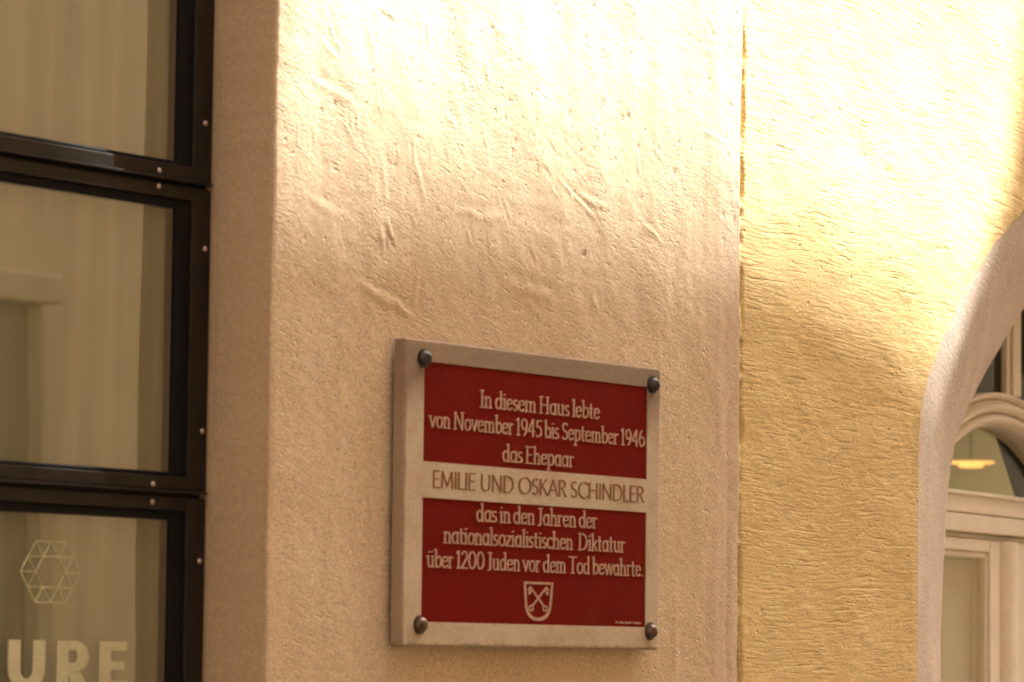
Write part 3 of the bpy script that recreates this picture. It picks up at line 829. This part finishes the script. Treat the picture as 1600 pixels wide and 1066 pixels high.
# broad-nib alphabet: every glyph is (advance, strokes); capitals are 1 high, the small letters 0.64
def A(cx, cy, rx, ry, a0, a1, n=9):
    return [(cx + rx * math.cos(rad(a0 + (a1 - a0) * i / n)), cy + ry * math.sin(rad(a0 + (a1 - a0) * i / n))) for i in range(n + 1)]
def foot(x, y=0.0, w_=0.085): return [(x - w_, y), (x + w_, y)]
XH = 0.64
def stem(x, top): return [[(x, 0), (x, top)], foot(x, 0.015), [(x - 0.085, top - 0.05), (x, top)]]
def shoulder(x0, x1): return [(x0, 0.44)] + A((x0 + x1) / 2, 0.43, (x1 - x0) / 2, 0.20, 165, 0, 7) + [(x1, 0)]
def bowl(cx, rx=0.20): return A(cx, 0.32, rx, 0.315, 0, 360, 16)
GL = {
 'n': (0.56, stem(0.11, XH) + [shoulder(0.11, 0.42), foot(0.42, 0.015)]),
 'h': (0.56, stem(0.11, 1.04) + [shoulder(0.11, 0.42), foot(0.42, 0.015)]),
 'm': (0.84, stem(0.11, XH) + [shoulder(0.11, 0.40), shoulder(0.40, 0.69), foot(0.40, 0.015), foot(0.69, 0.015)]),
 'r': (0.40, stem(0.11, XH) + [[(0.11, 0.42)] + A(0.27, 0.42, 0.15, 0.20, 160, 60, 5)]),
 'u': (0.56, [[(0.11, XH), (0.11, 0.22)] + A(0.26, 0.20, 0.15, 0.19, 180, 330, 7), [(0.43, XH), (0.43, 0.0)], [(0.02, XH - 0.03), (0.11, XH)], [(0.34, XH - 0.03), (0.43, XH)], foot(0.46, 0.015, 0.06)]),
 'i': (0.25, stem(0.12, XH) + [[(0.10, 0.86), (0.15, 0.88)]]),
 'l': (0.25, stem(0.12, 1.04)),
 't': (0.36, [[(0.14, 0.86), (0.14, 0.16)] + A(0.24, 0.13, 0.10, 0.12, 180, 300, 5), [(0.02, 0.61), (0.30, 0.61)]]),
 'a': (0.55, [bowl(0.25, 0.19), [(0.43, XH), (0.43, 0.02)], foot(0.47, 0.015, 0.05)]),
 'd': (0.56, [bowl(0.25, 0.19), [(0.43, 1.04), (0.43, 0.02)], [(0.35, 1.0), (0.43, 1.04)], foot(0.47, 0.015, 0.05)]),
 'b': (0.54, [bowl(0.29, 0.19), [(0.11, 1.04), (0.11, 0.03)], [(0.03, 1.0), (0.11, 1.04)]]),
 'p': (0.55, [bowl(0.29, 0.19), [(0.11, XH), (0.11, -0.28)], [(0.03, 0.60), (0.11, XH)], foot(0.11, -0.28)]),
 'e': (0.48, [[(0.05, 0.34), (0.41, 0.38)], [(0.41, 0.38)] + A(0.24, 0.32, 0.19, 0.315, 20, 325, 13)]),
 'o': (0.52, [bowl(0.26, 0.20)]),
 'c': (0.44, [A(0.25, 0.32, 0.20, 0.315, 45, 320, 12)]),
 's': (0.39, [A(0.19, 0.47, 0.13, 0.155, 40, 250, 8) + A(0.18, 0.165, 0.14, 0.155, 70, -140, 8)]),
 'k': (0.50, stem(0.11, 1.04) + [[(0.13, 0.28), (0.40, 0.62)], [(0.20, 0.36), (0.44, 0.02)]]),
 'v': (0.48, [[(0.04, XH), (0.23, 0.0)], [(0.23, 0.0), (0.43, XH)], foot(0.05, 0.63, 0.06)]),
 'w': (0.72, [[(0.04, XH), (0.20, 0.0)], [(0.20, 0.0), (0.36, XH)], [(0.36, XH), (0.52, 0.0)], [(0.52, 0.0), (0.68, XH)]]),
 'z': (0.44, [[(0.05, 0.60), (0.38, 0.60)], [(0.38, 0.60), (0.05, 0.03)], [(0.05, 0.03), (0.40, 0.03)]]),
 '.': (0.20, [[(0.08, 0.03), (0.12, 0.05)]]),
 'I': (0.32, [[(0.16, 0), (0.16, 1)], foot(0.16, 0.015, 0.11), foot(0.16, 0.985, 0.11)]),
 'H': (0.78, [[(0.14, 0), (0.14, 1)], [(0.62, 0), (0.62, 1)], [(0.14, 0.52), (0.62, 0.52)], foot(0.14, 0.015), foot(0.62, 0.015), foot(0.14, 0.985), foot(0.62, 0.985)]),
 'N': (0.82, [[(0.13, 0), (0.13, 1)], [(0.13, 1), (0.66, 0)], [(0.66, 0), (0.66, 1)], foot(0.13, 0.015), foot(0.66, 0.985)]),
 'S': (0.52, [A(0.27, 0.75, 0.18, 0.235, 35, 255, 9) + A(0.25, 0.255, 0.20, 0.245, 75, -145, 9)]),
 'E': (0.60, [[(0.14, 0), (0.14, 1)], [(0.06, 0.975), (0.52, 0.975)], [(0.14, 0.53), (0.46, 0.53)], [(0.06, 0.025), (0.54, 0.025)]]),
 'D': (0.80, [[(0.14, 0), (0.14, 1)], [(0.05, 0.98), (0.30, 0.98)] + A(0.30, 0.5, 0.40, 0.48, 90, -90, 12) + [(0.05, 0.02)]]),
 'J': (0.40, [[(0.24, 1), (0.24, 0.12)] + A(0.12, 0.10, 0.12, 0.14, 0, -110, 6), foot(0.22, 0.985, 0.13)]),
 'T': (0.66, [[(0.33, 0), (0.33, 1)], [(0.04, 0.975), (0.62, 0.975)], foot(0.33, 0.015, 0.10)]),
 '1': (0.36, [[(0.18, 0), (0.18, 1)], [(0.06, 0.86), (0.18, 1.0)], foot(0.18, 0.015, 0.10)]),
 '9': (0.56, [A(0.28, 0.68, 0.20, 0.30, 0, 360, 16), A(0.20, 0.66, 0.28, 0.66, 0, -75, 8)]),
 '4': (0.58, [[(0.40, 0), (0.40, 1)], [(0.40, 1), (0.05, 0.30)], [(0.05, 0.30), (0.55, 0.30)]]),
 '5': (0.54, [[(0.14, 0.97), (0.47, 0.97)], [(0.14, 0.97), (0.12, 0.57)], A(0.24, 0.32, 0.24, 0.31, 115, -130, 12)]),
 '6': (0.56, [A(0.28, 0.31, 0.20, 0.30, 0, 360, 16), A(0.36, 0.34, 0.28, 0.66, 180, 105, 8)]),
 '2': (0.54, [A(0.26, 0.72, 0.20, 0.265, 160, -20, 9) + [(0.06, 0.03)], [(0.06, 0.03), (0.50, 0.03)]]),
 '0': (0.62, [A(0.31, 0.5, 0.24, 0.49, 0, 360, 20)]),
 ' ': (0.19, []),
}
GL['\u00fc'] = (GL['u'][0], GL['u'][1] + [[(0.16, 0.86), (0.20, 0.88)], [(0.34, 0.86), (0.38, 0.88)]])
CAPS = {
 'E': (0.56, [[(0.10, 0), (0.10, 1)], [(0.10, 1), (0.48, 1)], [(0.10, 0.52), (0.44, 0.52)], [(0.10, 0), (0.50, 0)]]),
 'M': (0.92, [[(0.10, 0), (0.14, 1)], [(0.14, 1), (0.46, 0.1)], [(0.46, 0.1), (0.78, 1)], [(0.78, 1), (0.82, 0)]]),
 'I': (0.24, [[(0.12, 0), (0.12, 1)]]),
 'L': (0.50, [[(0.10, 0), (0.10, 1)], [(0.10, 0), (0.46, 0)]]),
 'U': (0.78, [[(0.11, 1), (0.11, 0.32)] + A(0.38, 0.30, 0.27, 0.30, 180, 360, 10) + [(0.65, 1)]]),
 'N': (0.82, [[(0.11, 0), (0.11, 1)], [(0.11, 1), (0.69, 0)], [(0.69, 0), (0.69, 1)]]),
 'D': (0.82, [[(0.11, 0), (0.11, 1)], [(0.11, 1), (0.32, 1)] + A(0.32, 0.5, 0.42, 0.5, 90, -90, 12) + [(0.11, 0)]]),
 'O': (0.96, [A(0.48, 0.5, 0.42, 0.50, 0, 360, 22)]),
 'S': (0.56, [A(0.28, 0.75, 0.18, 0.245, 40, 255, 9) + A(0.27, 0.255, 0.20, 0.255, 75, -145, 9)]),
 'K': (0.64, [[(0.10, 0), (0.10, 1)], [(0.12, 0.48), (0.54, 1)], [(0.22, 0.58), (0.60, 0)]]),
 'A': (0.76, [[(0.04, 0), (0.38, 1)], [(0.38, 1), (0.72, 0)], [(0.16, 0.34), (0.60, 0.34)]]),
 'R': (0.62, [[(0.10, 0), (0.10, 1)], [(0.10, 1), (0.28, 1)] + A(0.28, 0.76, 0.24, 0.24, 90, -90, 8) + [(0.10, 0.52)], [(0.28, 0.52), (0.58, 0)]]),
 'C': (0.78, [A(0.48, 0.5, 0.40, 0.50, 45, 315, 14)]),
 'H': (0.80, [[(0.11, 0), (0.11, 1)], [(0.67, 0), (0.67, 1)], [(0.11, 0.52), (0.67, 0.52)]]),
 ' ': (0.30, []),
}
def hull(pts):
    pts = sorted(set((round(x, 7), round(y, 7)) for x, y in pts))
    def half_(ps):
        h = []
        for p in ps:
            while len(h) >= 2 and (h[-1][0] - h[-2][0]) * (p[1] - h[-2][1]) - (h[-1][1] - h[-2][1]) * (p[0] - h[-2][0]) <= 1e-12: h.pop()
            h.append(p)
        return h
    a, b = half_(pts), half_(pts[::-1])
    return a[:-1] + b[:-1]
def inscribe(text, x0, x1, z, cap, mat, ybase, glyphs=GL, nib=(0.092, 0.052, 18), rise=0.0012):
    total = sum(glyphs[c][0] for c in text) - 0.1
    sxx = (x1 - x0) / (total * cap)
    na, nb, ang = nib
    ca, sa = math.cos(rad(ang)), math.sin(rad(ang))
    nibp = [(i * na / 2 * ca - j * nb / 2 * sa, i * na / 2 * sa + j * nb / 2 * ca) for i in (-1, 1) for j in (-1, 1)]
    mb = MB(); pen = -0.05; k = 0
    for ch in text:
        adv, strokes = glyphs[ch]
        for st in strokes:
            for p, q in zip(st[:-1], st[1:]):
                hp = hull([(px_ + dx, pz_ + dz) for px_, pz_ in (p, q) for dx, dz in nibp])
                k += 1
                mb.prism([(x0 + (pen + a) * cap * sxx, z + b * cap) for a, b in hp], ybase - rise - 0.00003 * (k % 13), ybase + 0.0005)
        pen += adv
    return mb.build('inscription', mat, plq)
YR = YP + RC - 0.0006
for text, x0, x1, z in (('In diesem Haus lebte', -0.1503, 0.1626, 1.9904), ('von November 1945 bis September 1946', -0.2745, 0.2900, 1.9541),
                        ('das Ehepaar', -0.0914, 0.0932, 1.9130), ('das in den Jahren der', -0.1559, 0.1584, 1.8219),
                        ('nationalsozialistischen  Diktatur', -0.2362, 0.2365, 1.7873), ('\u00fcber 1200 Juden vor dem Tod bewahrte.', -0.2767, 0.2881, 1.7514)):
    inscribe(text, x0, x1, z - Z0 + 0.0004, 0.0252, M['letter'], YR)
inscribe('EMILIE UND OSKAR SCHINDLER', -0.2670, 0.2870, 1.8675 - Z0, 0.0240, M['umber'], YP, CAPS, (0.115, 0.055, 20), 0.0004)
# town arms: shield with two crossed keys
cr = MB()
cz, cxm = 1.7365 - Z0, 0.0040
def shield(wt, ht, n=18):
    pts = [(-wt, 0.0)]
    pts += [(-wt * (1 - 0.10 * i / 4), -ht * 0.62 * i / 4) for i in range(1, 4)]
    pts += [(-wt * 0.90 * math.cos(t) ** 0.85 if math.cos(t) > 1e-9 else 0.0, -ht * 0.55 - ht * 0.45 * math.sin(t)) for t in np.linspace(0, math.pi / 2, n)]
    return pts + [(-x, z_) for x, z_ in pts[-2::-1]]
so_, si_ = shield(0.0385, 0.0585), shield(0.0385 - 0.0055, 0.0585 - 0.0085)
cr.strip([(cxm + x, cz + z_) for x, z_ in so_], [(cxm + x, cz - 0.0035 + z_) for x, z_ in si_], YR - 0.0012, YR + 0.0004, close=True)
kq = 0
def cseg(a, b, wd):
    global kq
    kq += 1
    seg((cxm + a[0], cz + a[1]), (cxm + b[0], cz + b[1]), wd, YR - 0.0010 - 0.00004 * (kq % 9), YR + 0.0004, cr)
for sg in (-1, 1):
    cseg((-0.021 * sg, -0.008), (0.016 * sg, -0.037), 0.0032)
    cseg((-0.021 * sg, -0.008), (-0.027 * sg, -0.013), 0.0034); cseg((-0.017 * sg, -0.011), (-0.024 * sg, -0.019), 0.0034)
    cseg((-0.024 * sg, -0.010), (-0.0255 * sg, -0.019), 0.0022)
    ro_ = [(cxm + 0.0185 * sg + 0.0065 * math.cos(t), cz - 0.0395 + 0.0050 * math.sin(t)) for t in np.linspace(0, 2 * math.pi, 17)[:-1]]
    ri_ = [(cxm + 0.0185 * sg + 0.0036 * math.cos(t), cz - 0.0395 + 0.0024 * math.sin(t)) for t in np.linspace(0, 2 * math.pi, 17)[:-1]]
    cr.strip(ro_, ri_, YR - 0.0011, YR + 0.0004, close=True)
cr.build('coat_of_arms', M['letter'], plq)
# maker's tiny line in the lower right corner of the red field, too small to read
mk = MB(); rq = random.Random(5)
x = front(963, 974, YP)[0]
while x < front(1000, 975, YP)[0]:
    wd = rq.uniform(0.002, 0.005)
    mk.box(x, x + wd, YR - 0.0006, YR + 0.0003, 1.6775 - Z0 + rq.uniform(-.0006, .0006), 1.6775 - Z0 + rq.uniform(.002, .0034))
    x += wd + rq.uniform(0.001, 0.0022)
mk.build('maker_mark', M['letter'], plq)

# ---------------------------------------------------------------- across the street: what the panes reflect and what cuts the sunlight
YOP = -4.0
def cast(px, py, plane='b'):
    """where the sun's ray through a point of the wall crosses the opposite house front"""
    if plane == 'b':
        x, z = front(px, py); p = np.array([x, 0.0, z])
    else:
        x, z = yel(px, py); p = YO + YX * x + np.array([0, 0, z])
    q = p + SUN * ((YOP - p[1]) / SUN[1])
    return float(q[0]), float(q[2])
edge_pts = [cast(436, 205), cast(600, 225), cast(740, 238), cast(960, 270), cast(1150, 330), cast(1250, 362, 'y'), cast(1400, 445, 'y'), cast(1495, 545, 'y')]
side_pts = [cast(1542, 440, 'y'), cast(1574, 280, 'y'), cast(1600, 80, 'y'), cast(1614, -60, 'y')]
edge_pts += [(x + 0.12 * SUN[0] / -SUN[1], z + 0.12 * SUN[2] / -SUN[1]) for x, z in side_pts]
xl0 = edge_pts[0][0]
print('EDGE', edge_pts)
TH_ = max(z for _, z in edge_pts) + 2.0
TX0, TX1 = 2.0, 26.0
top = [(TX0, 0.0), (TX1, 0.0), (TX1, TH_), (edge_pts[-1][0] + 0.3, TH_)]
for x, z in edge_pts[::-1]:
    if x < top[-1][0] - 0.01: top.append((x, z))
top += [(xl0 - 0.02, TH_), (TX0, TH_)]
tall = empty('tall_house', (0, YOP, 0), label='tall pale house across the street mirrored in the shop window', cat='house')
poly = [(-x, z) for x, z in top]
MB().prism([(x, z) for x, z in top], -0.12, 0.0).build('wall', M['opp'], tall)
MB().box(TX0, TX1, -7.0, -0.13, 0.0, 8.0).build('rear_wing', M['opp'], tall)
corner = empty('sky_blocker_house', (-24.0, -1.0, 0), label='unseen pale house block added at the far left to cut the sky light', cat='house')  # unseen, added to keep sky light off the jamb
MB().box(-8.0, 0.0, -2.9, 7.0, 0.0, 13.0).build('wall', M['opp'], corner)
MB().box(-8.2, 0.2, -2.95, 7.2, 13.01, 13.3).build('roof', M['tile'], corner)
low = empty('terrace_house', (0, YOP, 0), label='lower pale house across the street with a red tiled roof', cat='house')
MB().box(-26.0, 1.99, -7.0, 0.0, 0.0, 7.5).build('wall', M['opp'], low)
MB().add([(-26, 0.3, 7.5), (1.99, 0.3, 7.5), (1.99, -3.5, 9.8), (-26, -3.5, 9.8), (-26, -7.3, 7.5), (1.99, -7.3, 7.5)], [(0, 1, 2, 3), (3, 2, 5, 4), (0, 3, 4), (1, 5, 2), (0, 4, 5, 1)])\
    .build('roof', M['tile'], low)
for wx in (-4.6, -2.2, 0.2, 2.62, 5.9, 8.3, 10.7, 13.1):
    for wz in (1.35, 4.2):
        a, b, c, d = wx, wx + 0.88, wz, wz + 1.28
        f = MB().box(a - 0.08, a, 0.001, 0.07, c - 0.1, d).box(b, b + 0.08, 0.001, 0.07, c - 0.1, d).box(a - 0.08, b + 0.08, 0.001, 0.07, d + 0.0005, d + 0.09)\
            .build('window', M['trim'], low if wx < 2 else tall, 0.012)
        MB().box(a, b, -0.02, 0.012, c, d).build('pane', M['shade'], f)
